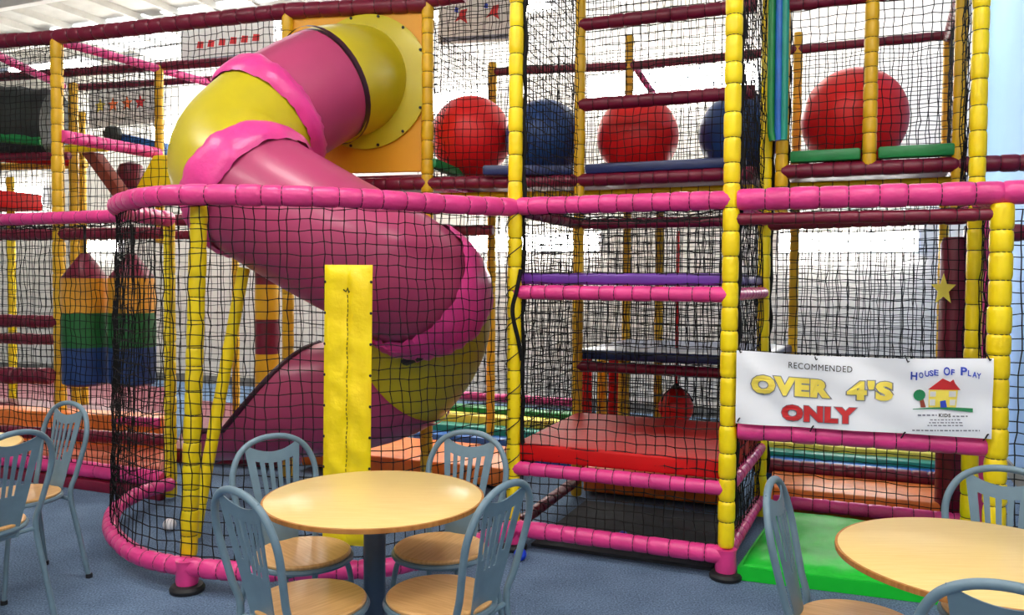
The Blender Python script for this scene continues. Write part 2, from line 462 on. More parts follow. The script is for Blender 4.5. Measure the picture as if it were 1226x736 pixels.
# cells line up through the post foot on both rings
net(cf, ringP, int(LB_ / .056), 32, .0031, .006, knots=True, seed=3)
p0 = at(224, 4.04); p1 = at(239, 4.06)
padded('post', [elev(p0, .15), elev(p1, 1.93)], YEL, cf, .043, .12, .1)
foot(cf, at(222, 3.95))
q0 = at(203, 5.62)
post(cf, q0, .02, 1.95, YEL, .04, .12)
#lacing(cf, elev(p0, .2) + Vector((.0, -.01, 0)), elev(p1, 1.9), .044, 8, cr=.0032)
# second leaning inner pole (slide support)
padded('leaning_pole', [at(231, 4.7, .03), at(292, 4.85, 1.62)], YEL, cf, .036, .2, .05, label='yellow padded pole leaning to the right')
# low floor of the enclosure
# wide yellow laced pad hanging on the curved net
yp = thing('lacing_pad', 'wide yellow vinyl pad laced upright on the curved net behind the round table', 'pad', at(412, 3.9, .28))
a = at(386, 3.9, .26); b = at(443, 3.86, .26); a2 = at(389, 3.9, 1.625); b2 = at(446, 3.86, 1.625)
def yfn(side):
    def fn(s, t):
        p = a.lerp(b, s).lerp(a2.lerp(b2, s), t)
        puff = .018 * (1 - abs(2 * s - 1) ** 6) * (1 - abs(2 * t - 1) ** 30) * (1 - .5 * math.exp(-((s - .5) / .05) ** 2))
        puff += .014 * noise.noise(Vector((s * 2.6 + t * 4, t * 13, 1.3))) * (1 - abs(2 * s - 1) ** 4)
        return p + Vector((0, -side * (puff + .004), 0))
    return fn
y = MB(); y.grid(yfn(1), 22, 90, flip=False); y.grid(yfn(-1), 10, 30, flip=True)
y.build('pad_cover', YEL, yp)
st = MB()
f1 = yfn(1)
for k in range(48):
    t0 = .1 + .8 * k / 48
    st.tube([f1(.5 + .012 * math.sin(k), t0) + Vector((0, -.001, 0)), f1(.5 + .012 * math.sin(k + 1), t0 + .011) + Vector((0, -.001, 0))], .0022, 4)
stuff(st.build('centre_stitching', TIE, yp))
MB().tube([f1(.5, .91) + Vector((dx, -.006, dz)) for dx, dz in ((-.02, .004), (-.008, -.006), (0, .012), (.006, -.01), (.02, .006), (.01, -.002), (.03, .0))], .0035, 5).build('cord_knot', TIE, yp)
for sx in (.02, .98):
    for k in range(9):
        e = f1(sx, .06 + k * .11)
        MB().lathe(e + Vector((0, .004, 0)), [(.003, 0), (.007, .002), (.007, .006), (.003, .008)], 8, az=Vector((0, -1, 0))).build('lace_eyelet', TIE, yp)

# ---- front tower: bay between the tall posts
tf = thing('soft_play_tower', 'front netted tower with red and purple decks between tall yellow posts', 'play frame', P00)
A = G(0, 0); B = G(1, 0); Cc = G(1, 1); D = G(0, 1)
A.x = at(616, 4.62).x
post(tf, A, .15, 4.2, YEL, .041, .15)
post(tf, B, .17, 4.2, YEL, .044, .125, pinch=.17)
foot(tf, B); foot(tf, A)
post(tf, row(692, 1), .02, 4.2, AMB, .038, .13)
post(tf, row(914, 1), .02, 4.2, YEL, .04, .13)
D = row(692, 1); Cc = row(914, 1)
for z, m_, r_ in ((zb, PINK, .047), (.475, PINK, .04), (1.49, PINK, .04), (ZR, PINK, .05)):
    rail(tf, elev(A, z), elev(B, z), m_, r_, .1)
for z in (zb, .475, 1.49, ZR - .02):
    rail(tf, elev(B, z), elev(Cc, z), PINK, .036)
for z in (zb, .475, ZR - .02):
    rail(tf, elev(A, z), elev(D, z), MAROON, .036)
for z in (.475, ZR - .02, .95):
    rail(tf, elev(D, z), elev(Cc, z), MAROON, .036)
quad_net(tf, A, B, zb, ZR, knots=True, seed=11, sag=.01)
quad_net(tf, A, D, .5, 4.2, seed=12, r=.0032)
quad_net(tf, B, Cc, zb, 4.2, seed=13, r=.0032)
quad_net(tf, D, Cc, .5, ZR, seed=14)
flat_net(tf, elev(A, ZR), elev(B, ZR), elev(Cc, ZR), elev(D, ZR), seed=15)
lacing(tf, elev(A, .2) + Vector((-.005, 0, 0)), elev(A, 2.0), .042, 9, cr=.0032)
#lacing(tf, elev(B, .2), elev(B, 1.9), .046, 7, cr=.0032)
# bunched net rope beside post
rp = []
for k in range(60):
    z = .5 + 3.6 * k / 59
    rp.append(elev(A, z) + Vector((.05 + .006 * math.sin(k * 1.3), .01 * math.cos(k * 1.1), 0)))
MB().tube(rp, [.008 + .006 * abs(math.sin(k * .9)) for k in range(60)], 6).build('net_edge_rope', NET, tf)
rp = [elev(A, 1.62) + Vector((.035, -.045, 0)), elev(A, 1.5) + Vector((.012, -.052, 0)), elev(A, 1.38) + Vector((-.012, -.052, 0)), elev(A, 1.22) + Vector((.022, -.05, 0)), elev(A, 1.1) + Vector((.045, -.03, 0))]
MB().tube(smoothpath(rp), .012, 6).build('net_edge_rope', NET, tf)
for p in (B, Cc):
    rp = [elev(p, .3 + 3.8 * k / 59) + Vector((.052 + .006 * math.sin(k * 1.3), .02, 0)) for k in range(60)]
    MB().tube(rp, [.007 + .008 * abs(math.sin(k * .9)) for k in range(60)], 6).build('net_edge_rope', NET, tf)

# decks (foam mats resting on the rails)
def inset(p, q, k): return p.lerp(q, k)
def deck(name, label, a, b, c, d, z0, z1, m, side=None, k=.035):
    ctr = (a + b + c + d) / 4
    P = [x + (ctr - x).normalized() * k * 1.4 for x in (a, b, c, d)]
    return mat_pad(name, label, 'mat', *P, z0, z1, m, side)
deck('deck_mat', 'thick glossy red foam mat on the low front deck', A, B, Cc, D, .52, .62, RED, k=.0)
deck('deck_mat', 'purple foam mat on the high deck above the red mat', A, B, Cc, D, 1.535, 1.6, PURP, k=.0)
D2 = row(750, 2); C2 = row(950, 2)
deck('deck_mat', 'slate-topped navy foam mat on the deck behind the hanging punch ball', D, Cc, C2, D2, 1.0, 1.07, SLATE, NAVY, k=.0)

# ---- entrance bay with banner
ef = thing('soft_play_bay', 'open entrance bay with the banner and the green mat at its foot', 'play frame', G(2, 0))
E = at(1197, 3.76); Fp = at(1166, 4.32)
post(ef, E, .15, 1.93, YEL, .05, .118, pinch=.16, label='stubby thick yellow padded post')
foot(ef, E)
post(ef, Fp, .02, 4.2, YEL, .042, .13)
rail(ef, elev(B, ZR) + U * .03, elev(E, ZR), PINK, .056, .14)
rail(ef, elev(B, .785) + U * .05, elev(E, .785) - U * .04, PINK, .045, .13)
R1a = row(930, 1); R1b = row(1175, 1)
rail(ef, elev(R1a, zb), elev(R1b, zb), PINK, .043, .12)
rail(ef, elev(row(918, 1), 1.94), elev(R1b, 1.96), MAROON, .045)
rail(ef, elev(E, ZR), elev(E + U * 1.1, ZR), PINK, .055, .14)
rail(ef, elev(E, ZR), elev(E + V * 1.3, ZR), PINK, .05)
rail(ef, elev(B, ZR - .1), elev(E, ZR - .1) , MAROON, .03)
rail(ef, elev(E, ZR - .12) + V * 1.2, elev(E, ZR - .12) + V * 1.2 + U * 1, MAROON, .05)
quad_net(ef, E + U * .03, E + U * 1.1, .2, 1.9, seed=21)
quad_net(ef, E, E + V * 1.2, .8, 1.9, seed=26)
quad_net(ef, B + U * .06, E - U * .05, .8, 1.2, seed=27)
flat_net(ef, elev(B, ZR - .02), elev(E, ZR - .02), elev(R1b, ZR - .02), elev(row(918, 1), ZR - .02), seed=22, sag=.04)
quad_net(ef, R1a, R1b, zb, 1.94, seed=23, cell=.06)
# pink strip beside post
MB().box(at(1180, 4.6, 1.1), .035, .05, 1.9, U, V).build('upright_strip', PINK, ef, bevel=.008)
# red padded column with yellow star
rc = thing('padded_column', 'tall dark red padded column with a yellow star behind the banner bay', 'column', at(1143, 4.95, 0))
MB().lathe(at(1143, 4.95, 0), [(.07, 0), (.085, .02), (.088, .9), (.085, 1.8), (.07, 1.84)], 24).build('column_pad', MAROON, rc)
sp = []
for k in range(10):
    an = PI / 2 + k * PI / 5; rr = .07 if k % 2 == 0 else .03
    sp.append(at(1129, 4.86, 1.52) + U * (rr * math.cos(an)) + Vector((0, 0, rr * math.sin(an) * 1.4)))
MB().prism(sp, -V * .01).build('star_patch', YELP, rc, smooth=False)

# green landing mat
g0 = B + U * .06 - V * .0; g1 = E - U * .1; g2 = R1b - U * .05 - V * .06; g3 = row(918, 1) + U * .08 - V * .06
gm = MB()
def gfn(s, t):
    p = g0.lerp(g1, s).lerp(g3.lerp(g2, s), t)
    e = (1 - abs(2 * s - 1) ** 14) * (1 - abs(2 * t - 1) ** 14)
    w = .012 * noise.noise(Vector((s * 9, t * 6, 0))) + .016 * abs(noise.noise(Vector((s * 16 + t * 4, t * 4, 5)))) * (1 - t)
    return elev(p, .085 * (e ** .35 if e > 0 else 0) + .02 + w * e)
gm.grid(gfn, 60, 40)
gm.prism([elev(x, .002) for x in (g0, g1, g2, g3)], Vector((0, 0, .07)))
tag(gm.build('landing_mat', GREEN), 'bright green wrinkled vinyl crash mat on the carpet under the banner', 'mat')

# ---- banner
bn = thing('banner', 'white vinyl banner reading RECOMMENDED OVER 4\'S ONLY tied above the green mat', 'banner', at(888, 4.1, .83))
bl = B + U * .045 - V * .055; br = E - U * .03 - V * .07
BW = (br - bl).length; BH = .375
def bwave(s, t):
    s = min(s, .76) if s > .76 else s       # hangs flatter under the printed house
    return .009 * math.sin(2.6 * s * BW * 5 + t * 4) * (.4 + .6 * t) + .006 * math.sin(17 * s + 9 * t) + .008 * math.exp(-((t - 1 + s * 3.2) / .12) ** 2)
def bpt(s, t, off=0):
    p = bl.lerp(br, s); zz = .832 + BH * t - .016 * math.sin(PI * s) * (t) + .004 * s
    return elev(p, zz) - V * (bwave(s, t) + off)
m_ = MB(); m_.grid(lambda s, t: bpt(s, t), 60, 16); m_.grid(lambda s, t: bpt(s, t, -.002), 60, 16, flip=True)
m_.build('banner_cloth', CLOTH, bn)
# banner pixel -> (s,t): crop frame 1226 wide x 482 high for region 870..1226
def b_st(cx, cy):
    px = 870 + cx / 3.444; py = 400 + cy / 3.444
    s = (px - 888) / (1186 - 888)
    # perspective correction along the banner
    dl, dr = bl.y, br.y
    s = s * dl / (dr + s * (dl - dr)) if True else s
    yt = 420 + 8 * (px - 888) / 298; ybm = 507 + 18 * (px - 888) / 298
    return s, (ybm - py) / (ybm - yt)
def text_mesh(txt, bold):
    c = bpy.data.curves.new('t', 'FONT'); c.body = txt; c.size = 1; c.offset = bold; c.resolution_u = 3
    c.align_x = 'LEFT'; c.space_character = 1.12
    o = bpy.data.objects.new('t', c); COL.objects.link(o)
    dg = bpy.context.evaluated_depsgraph_get(); dg.update()
    me = bpy.data.meshes.new_from_object(o.evaluated_get(dg))
    vs = [v.co.copy() for v in me.vertices]; fs = [tuple(p.vertices) for p in me.polygons]
    bpy.data.objects.remove(o); bpy.data.meshes.remove(me)
    return vs, fs
def print_text(name, txt, x0, y0, x1, y1, m, bold=.03, off=.004, parent=None, wob=0, fn=None, box=None, fst=None):
    vs, fs = text_mesh(txt, bold)
    ax = min(v.x for v in vs); bx = max(v.x for v in vs); ay = min(v.y for v in vs); by = max(v.y for v in vs)
    if box: ax, bx, ay, by = box
    b = MB()
    for v in vs:
        fx = (v.x - ax) / (bx - ax); fy = (v.y - ay) / (by - ay)
        cx = x0 + (x1 - x0) * fx; cy = y1 + (y0 - y1) * fy + (wob * math.sin(fx * PI * 2.2))
        s, t = (fst or b_st)(cx, cy); b.v.append((fn or bpt)(s, t, off))
    b.f = fs; b.m = [0] * len(fs)
    return b.build(name, m, parent or bn, smooth=False), (ax, bx, ay, by)
def slanted(name, txt, x0, y0, x1, y1, h, m, bold, off, outline=None, obold=.0, **k):
    """letters from (x0,y0 baseline) to (x1,y1 baseline), height h"""
    vs, fs = text_mesh(txt, bold)
    ax = min(v.x for v in vs); bx = max(v.x for v in vs); ay = 0; by = .72
    def mk(vs_, fs_, mm, of, nm):
        b = MB()
        for v in vs_:
            fx = (v.x - ax) / (bx - ax); fy = (v.y - ay) / (by - ay)
            cx = x0 + (x1 - x0) * fx; cy = y0 + (y1 - y0) * fx - h * fy
            s, t = b_st(cx, cy); b.v.append(bpt(s, t, of + .001))
        b.f = fs_; b.m = [0] * len(fs_); b.build(nm, mm, bn, smooth=False)
    if outline:
        v2, f2 = text_mesh(txt, bold + obold); mk(v2, f2, outline, off - .001, name + '_outline')
    mk(vs, fs, m, off, name)
slanted('lettering', 'RECOMMENDED', 270, 133, 525, 147, 27, BLK, .0, .004)
slanted('lettering', 'OVER', 122, 236, 440, 252, 68, YELP, .07, .005, GRYP, .035)
slanted('lettering', "4'S", 505, 258, 690, 262, 72, YELP, .06, .005, GRYP, .035)
slanted('lettering', 'ONLY', 245, 350, 545, 362, 60, REDP, .07, .005, GRYP, .03)
# the arched blue name, letter by letter
word = 'House Of Play'; xs = [758, 790, 813, 832, 850, 0, 888, 918, 0, 956, 985, 1003, 1020]
ys = [176, 168, 162, 160, 158, 0, 158, 158, 0, 160, 164, 170, 176]; ws = [26, 18, 18, 16, 18, 0, 26, 14, 0, 26, 13, 18, 18]
for ch, x_, y_, w_ in zip(word, xs, ys, ws):
    if ch != ' ': slanted('lettering', ch.upper(), x_, y_, x_ + w_, y_ + 3, 34 if ch.isupper() else 24, BLUP, .025, .004)
def bpoly(name, pts, m, off=.003):
    return MB().poly([bpt(*b_st(*p), off + (.003 if m is not GRYP else 0)) for p in pts]).build(name, m, bn, smooth=False)
bpoly('printed_house', [(832, 222), (948, 222), (942, 298), (832, 296)], YELP)
bpoly('printed_window', [(836, 228), (860, 228), (860, 250), (836, 250)], SIGNW, .008)
bpoly('printed_window', [(836, 262), (858, 262), (858, 288), (836, 288)], SIGNW, .008)
bpoly('printed_window', [(912, 228), (940, 228), (940, 252), (912, 252)], SIGNW, .008)
bpoly('printed_window', [(916, 264), (940, 264), (938, 288), (916, 288)], SIGNW, .008)
bpoly('printed_door', [(878, 270), (900, 266), (906, 296), (880, 297)], BLUP, .008)
bpoly('printed_roof', [(828, 220), (885, 173), (915, 188), (928, 178), (936, 196), (958, 224)], REDP, .004)
bpoly('printed_tree', [(795 + 24 * math.cos(k * PI / 8), 244 + 24 * math.sin(k * PI / 8)) for k in range(16)], GRNP, .004)
bpoly('printed_trunk', [(796, 262), (812, 262), (822, 296), (802, 296)], BRNP, .003)
gp = [(770 + 240 * k / 12, 302 - 6 * math.sin(k / 12 * PI)) for k in range(13)]
bpoly('printed_ground', gp + [(1010, 318)] + [(770 + 240 * k / 12, 305 - 2 * math.sin(k / 12 * PI)) for k in range(12, -1, -1)], GRNP, .0035)
slanted('lettering', 'KIDS', 874, 336, 922, 338, 14, BLK, .03, .004)
for (xa, xb, yy, hh) in ((790, 866, 333, 7), (930, 990, 338, 6), (840, 960, 352, 5), (836, 970, 364, 5), (830, 976, 376, 5), (770, 1040, 398, 6)):
    x = xa
    while x < xb:
        w = RND.uniform(6, 16); bpoly('small_print', [(x, yy - hh), (min(xb, x + w), yy - hh + .5), (min(xb, x + w), yy), (x, yy - .5)], GRYP, .003); x += w + 5
for cx, cy in ((78, 78), (380, 95), (745, 102), (1072, 104), (75, 350), (370, 382), (738, 408), (1070, 414)):
    s, t = b_st(cx, cy); c = bpt(s, t, .004)
    MB().tube([c + U * .006 + Vector((0, 0, .006)), c, c - U * .004 + Vector((0, 0, .01 if cy < 200 else -.01)), c + Vector((0, .03, .03 if cy < 200 else -.03))], .0035, 5).build('cord_tie', TIE, bn)

# ---- ball deck and upper walkway (row 1 to row 2)
uf = thing('soft_play_walkway', 'upper walkway frame behind nets carrying the five giant balls', 'play frame', row(692, 1))
P511 = at(511, 5.96); P588 = at(588, 7.05)
ZT = 3.6
post(uf, P511, .02, ZT, AMB, .045, .13)
post(uf, P588, .02, 3.45, AMB, .038, .1)
post(uf, D2, .02, 3.62, AMB, .036, .1)
post(uf, row(789, 2), .02, 2.2, AMB, .036, .1)
post(uf, C2, .02, 3.5, AMB, .036, .1)
q933 = row(933, 1); q1040 = row(1037, 1); q1140 = row(1143, 1); q1121 = row(1128, 2)
post(uf, q933, ZD - .3, 4.2, AMB, .04, .1)
post(uf, q1040, ZD, 4.2, AMB, .042, .1)
post(uf, q1140, ZD - .3, 4.2, AMB, .036, .1)
post(uf, q1121, .02, 3.4, AMB, .034, .1)
Cx = row(900, 1)
rail(uf, elev(D, ZD), elev(Cx, ZD), MAROON, .046)
rail(uf, elev(D, 2.80), elev(Cx, 2.80), MAROON, .046)
rail(uf, elev(D, 3.36), elev(Cx, 3.36), MAROON, .046)
rail(uf, elev(q933, ZD), elev(q1140, ZD), MAROON, .046)
rail(uf, elev(q933, 3.33), elev(q1140, 3.33), MAROON, .04)
rail(uf, elev(P511, ZD), elev(D, ZD), MAROON, .044)
rail(uf, elev(q1140, ZD), elev(q1140 + U * 1.2, ZD - .02), MAROON, .05)
for z in (ZD, 3.37):
    rail(uf, elev(P588, z), elev(D2, z), MAROON, .036)
    rail(uf, elev(D2, z), elev(C2, z), MAROON, .036)
    rail(uf, elev(C2, z), elev(q1121, z), MAROON, .036)
for z in (ZD, 3.35):
    rail(uf, elev(q1140, z), elev(q1121, z), MAROON, .036)
rail(uf, elev(P511, ZD), elev(P588, ZD), PINK, .036)
rail(uf, elev(D2, 3.4) + U * .02, elev(row(795, 2.6), 3.1), PINK, .028, .05)
post(uf, row(793, 2.6), 2.3, 3.1, AMB, .036, .1)
# thin yellow under-rails
for a, b in ((D, Cx), (q933, q1140), (P511 - U * .9, P511), (P511, D)):
    rail(uf, elev(a + V * .2, ZD - .07), elev(b + V * .2, ZD - .07), YEL, .022, .1, label='thin yellow padded rail')
quad_net(uf, D, Cx, ZD, 3.36, seed=31)
quad_net(uf, D, Cx, 3.36, 4.2, seed=36)
quad_net(uf, q933, q1140, ZD, 4.2, seed=32)
quad_net(uf, D2, C2, ZD, 3.37, seed=33, cell=.065)
quad_net(uf, D2, C2, .2, ZD, seed=43, cell=.065)
quad_net(uf, P588, D2, .2, 3.37, seed=34, cell=.065)
quad_net(uf, C2, q1121, .2, 3.37, seed=35, cell=.065)
quad_net(uf, P511, D, ZD, 3.7, seed=37)
quad_net(uf, P511, P588, ZD, 3.4, seed=38)
quad_net(uf, q1140, q1121, ZD, 3.4, seed=39)
quad_net(uf, Fp, q1140, 2.0, 4.2, seed=40, r=.0032)
quad_net(uf, row(560, 2.75), row(1165, 2.75), .15, 2.3, seed=61, cell=.06)
quad_net(uf, row(500, 1.6), row(925, 1.6), 2.3, 4.1, seed=62, cell=.056)
quad_net(uf, row(640, 1.45), row(880, 1.45), .2, 1.95, seed=63, cell=.055)
for p in (q1140, q933):
    rp = [elev(p, 2.1 + 2.0 * k / 39) + Vector((.045 + .006 * math.sin(k * 1.3), .02, 0)) for k in range(40)]
    MB().tube(rp, [.007 + .008 * abs(math.sin(k * .9)) for k in range(40)], 6).build('net_edge_rope', NET, uf)

def pad(name, label, a, b, h, w, m, group=None):
    d = (b - a); L = d.length; x = d.normalized(); zz = Vector((0, 0, 1)); yv = zz.cross(x).normalized(); zz = x.cross(yv)
    o = MB().box((a + b) / 2, L, w, h, x, yv, zz).build(name, m, None, bevel=.015)
    return tag(o, label, 'pad', group)
# deck boards below the balls
b1 = MB().prism([elev(x, ZD + .02) for x in (P511 + V * .05, D + V * .05, D2 - V * .05, P588 - V * .05)], Vector((0, 0, .035)))
b1.build('deck_board', MAROON, uf, bevel=.008)
b1 = MB().prism([elev(x, ZD + .02) for x in (D + V * .05, Cx + V * .05, C2 - V * .05, D2 - V * .05)], Vector((0, 0, .035)))
b1.build('deck_board', MAROON, uf, bevel=.008)
b1 = MB().prism([elev(x, ZD + .02) for x in (q933 + V * .05, q1140 + V * .05, q1121 - V * .05, C2 - V * .05)], Vector((0, 0, .035)))
b1.build('deck_board', MAROON, uf, bevel=.008)
pad('edge_pad', 'long navy foam pad under the middle giant red ball', elev(D, 2.345) + U * .05, elev(Cx, 2.345) - U * .05, .07, .07, NAVY)
pad('edge_pad', 'navy foam pad under the giant blue ball left of the tall yellow post', elev(P511, 2.345) + U * .45, elev(D, 2.345) - U * .05, .07, .07, NAVY)
pad('edge_pad', 'dark green foam pad sloping back beside the leftmost giant red ball', elev(P511, 2.42) + U * .04 , elev(P588, 2.36) + U * .02, .07, .07, DGREEN)
pad('edge_pad', 'dark green foam pad left of the post before the largest red ball', elev(q933, 2.36) + U * .05, elev(q1040, 2.36) - U * .05, .075, .07, DGREEN)
pad('edge_pad', 'dark green foam pad right of the post before the largest red ball', elev(q1040, 2.36) + U * .05, elev(q1140, 2.36) - U * .02, .075, .07, DGREEN)

def giant_ball(px, py, d, r, m, label):
    c = at(px, d, hz(px, py, d))
    t = thing('giant_ball', label, 'ball', c - Vector((0, 0, r)))
    t['group'] = 'giant balls on the upper walkway'
    del t['group']
    n = 40; b = MB()
    prof = []
    for k in range(1, 24):
        a_ = PI * k / 24; prof.append((r * math.sin(a_), -r * math.cos(a_)))
    b.lathe(c, prof, n); b.build('ball_skin', m, t)
    MB().lathe(c - V * (r - .004), [(.012, 0), (.02, .003), (.02, .007), (.008, .01)], 12, az=-V).build('air_valve', m, t)
giant_ball(563, 165, 6.45, .322, RED2, 'leftmost giant red ball, just right of the amber slide panel')
giant_ball(650, 168, 6.2, .30, BLUEB, 'giant blue ball between the leftmost and middle red balls')
giant_ball(761, 165, 6.1, .305, RED2, 'middle giant red ball, between the two blue balls')
giant_ball(884, 162, 5.85, .30, BLUEB, 'giant blue ball behind the tall yellow post nearest the banner')
giant_ball(1018, 144, 5.55, .345, RED2, 'largest giant red ball, on the upper deck above the banner')

# green and blue hanging pad beside the right upper bay
hp = thing('hanging_pad', 'vertical green and blue striped foam pad hanging beside the right upper deck', 'pad', row(925, .9, 2.5))
for k, (m_, w0) in enumerate(((DGREEN, -.045), (BLUE, 0), (TEAL, .035))):
    pts = [row(926, .88, 4.2) + U * w0, row(927, .88, 3.6) + U * w0, row(928, .88, 2.62) + U * w0, row(929, .88, 2.45) + U * (w0 * .8)]
    MB().tube(smoothpath(pts), .024, 10).build('stripe_roll', m_, hp)

# ---- amber mounting panel and spiral slide
sl = thing('spiral_slide', 'magenta and yellow enclosed spiral tube slide coming down from the amber panel', 'slide', (-1.2, 5.2, 0))
SR = .40
ctr = [at(432, 6.22, hz(432, 98, 6.22)), at(424, 6.04, hz(424, 99, 6.04)), at(388, 5.74, hz(388, 106, 5.74)), at(322, 5.45, hz(322, 145, 5.45)),
       at(283, 5.17, hz(283, 190, 5.17)), at(304, 4.93, hz(304, 228, 4.93)), at(362, 4.83, hz(362, 266, 4.83)), at(430, 4.82, hz(430, 304, 4.82)),
       at(472, 4.88, hz(472, 326, 4.88)), at(505, 5.08, hz(505, 352, 5.08)), at(514, 5.36, hz(514, 396, 5.36)), at(484, 5.55, hz(484, 447, 5.55)), at(430, 5.66, hz(430, 470, 5.66)), at(365, 5.75, hz(365, 480, 5.75)), at(255, 5.9, hz(255, 486, 5.9))]
path, PL = resample(smoothpath(ctr), .05)
# frames
def near(pt): return min(range(len(path)), key=lambda i: (path[i] - pt).length)
i_rim = near(ctr[2]); i_c1 = near(ctr[3]); i_c2 = near(ctr[5]); i_c3 = near(ctr[9]) ; i_y = near(ctr[11]); i_open = near(at(388, 5.74, ctr[12].z))
def tube_sec(name, i0, i1, m, r=SR, thick=.012, n=40, lab=None):
    pts = path[i0:i1 + 1]
    b = MB(); b.tube(pts, r, n, cap=False); b2 = len(b.v)
    b.tube(pts, r - thick, n, cap=False)
    # flip the inner wall, close both end rings
    nf = (len(pts) - 1) * n
    for k in range(nf, 2 * nf): b.f[k] = b.f[k][::-1]
    for e in (0, (len(pts) - 1) * n):
        for k in range(n):
            q = (e + k, e + (k + 1) % n, b2 + e + (k + 1) % n, b2 + e + k)
            b.f.append(q if e == 0 else q[::-1]); b.m.append(0)
    o = b.build(name, m, sl)
    if lab: o['label'] = lab
    return o
def flange(i, m=SLDARK, w=.03, r=SR + .022):
    t = (path[i + 1] - path[i - 1]).normalized()
    MB().tube([path[i] - t * w / 2, path[i] + t * w / 2], r, 40, cap=False).tube([path[i] + t * w / 2, path[i] - t * w / 2], SR + .001, 40, cap=False).build('flange_ring', m, sl)
tube_sec('tube_section', 0, i_rim, SLYEL, lab='yellow bend at the amber panel')
tube_sec('tube_section', i_rim, i_c1, SLPINK, lab='upper magenta tube')
tube_sec('tube_section', i_c1, i_c2, SLYEL, lab='left yellow bend')
tube_sec('tube_section', i_c2, i_c3, SLPINK, lab='long magenta tube at the front')
tube_sec('tube_section', i_c3, i_y, SLYEL, lab='right yellow bend')
tube_sec('tube_section', i_y, i_open, SLPINK, lab='lowest magenta tube')
flange(i_rim); flange(i_y, SLPINK)
def collar(ic, L, name='vinyl_collar', bulge=.032):
    """padded pink sleeve over a joint, with gathered edges"""
    h = int(L / .05 / 2); pts = path[max(0, ic - h):ic + h + 1]
    fine = []
    for a_, b_ in zip(pts, pts[1:]):
        for q in range(3): fine.append(a_.lerp(b_, q / 3))
    fine.append(pts[-1]); n = 72; N = len(fine)
    b = MB(); b.tube(fine, SR + .02, n, cap=False)
    for i in range(N):
        t = i / (N - 1); e = 1 - abs(2 * t - 1) ** 3
        for k in range(n):
            v = b.v[i * n + k]; d = (v - fine[i]).normalized()
            g = .010 * math.sin(k * 2.1 + 1.7 * math.sin(k)) * (abs(2 * t - 1) ** 1.5) + .008 * noise.noise(Vector((k * .35, i * .25, ic)))
            b.v[i * n + k] = fine[i] + d * (SR + .012 + bulge * e + g)
    b.build(name, PINKSH, sl)
collar(i_c1, .25); collar(i_c2, .25); collar(i_c3, .35)
# open chute at the end: the tube cut on a slope
pts = path[i_open:]; n = 40
b = MB(); N = len(pts); rows = []
prevx = None
for i, p in enumerate(pts):
    t = (pts[min(i + 1, N - 1)] - pts[max(i - 1, 0)]).normalized()
    upv = Vector((0, 0, 1)); x = t.cross(upv).normalized(); yv = x.cross(t)
    f = i / (N - 1)
    cut = PI * (1 - .97 * min(1, f * 1.5) ** .7 * .62)       # half angle that remains, measured from the bottom
    for rr in (SR, SR - .014):
        for k in range(n + 1):
            an = -PI / 2 + cut * (2 * k / n - 1)
            b.v.append(p + (x * math.cos(an) + yv * math.sin(an)) * rr)
w = 2 * (n + 1)
for i in range(N - 1):
    for k in range(n):
        a_ = i * w + k
        b.f.append((a_, a_ + 1, a_ + w + 1, a_ + w)); b.m.append(0)
        a_ += n + 1; b.f.append((a_, a_ + w, a_ + w + 1, a_ + 1)); b.m.append(0)
    for k in (0, n):
        a_ = i * w + k; b.f.append((a_, a_ + w, a_ + w + n + 1, a_ + n + 1)); b.m.append(0)
b.build('exit_chute', SLPINK, sl)
lipL = [b.v[i * w] for i in range(N)]; lipR = [b.v[i * w + n] for i in range(N)]
lip = lipL + [b.v[(N - 1) * w + k] for k in range(1, n)] + lipR[::-1]
MB().tube(lip, .02, 8).build('chute_lip', SLDARK, sl)
# panel
pn_l = at(390, 6.12); pn_r = P511 - U * .05
mp = MB(); mp.prism([elev(at(392, 6.14), 2.36), elev(pn_r, 2.36), elev(pn_r, ZT - .03), elev(at(350, 6.2), ZT - .03), elev(at(350, 6.2), 2.9)], V * .03)
mp.build('mounting_panel', PANEL, sl, smooth=False, bevel=.006)
pc = (at(436, 6.05, hz(436, 100, 6.05)))
pn = (pn_r - at(350, 6.2)).normalized(); pnn = Vector((-pn.y, pn.x, 0))
base = elev(at(438, 6.07), pc.z)
MB().lathe(base - pnn * .03, [(.47, 0), (.50, .008), (.50, .02), (.40, .03)], 48, az=pnn).build('panel_flange', SLYEL, sl)
for k in range(14):
    an = 2 * PI * k / 14; c = base + pn * (.485 * math.cos(an)) + Vector((0, 0, .485 * math.sin(an)))
    MB().lathe(c - pnn * .028, [(.004, 0), (.011, .003), (.011, .01)], 8, az=-pnn).build('bolt', TIE, sl)
# soft dark strap at the right collar
MB().tube([path[i_c3] + Vector((.02, -.2, -.37)), path[i_c3] + Vector((-.05, -.12, -.40)), path[i_c3] + Vector((-.09, -.05, -.42))], .035, 8).build('strap', TIE, sl)

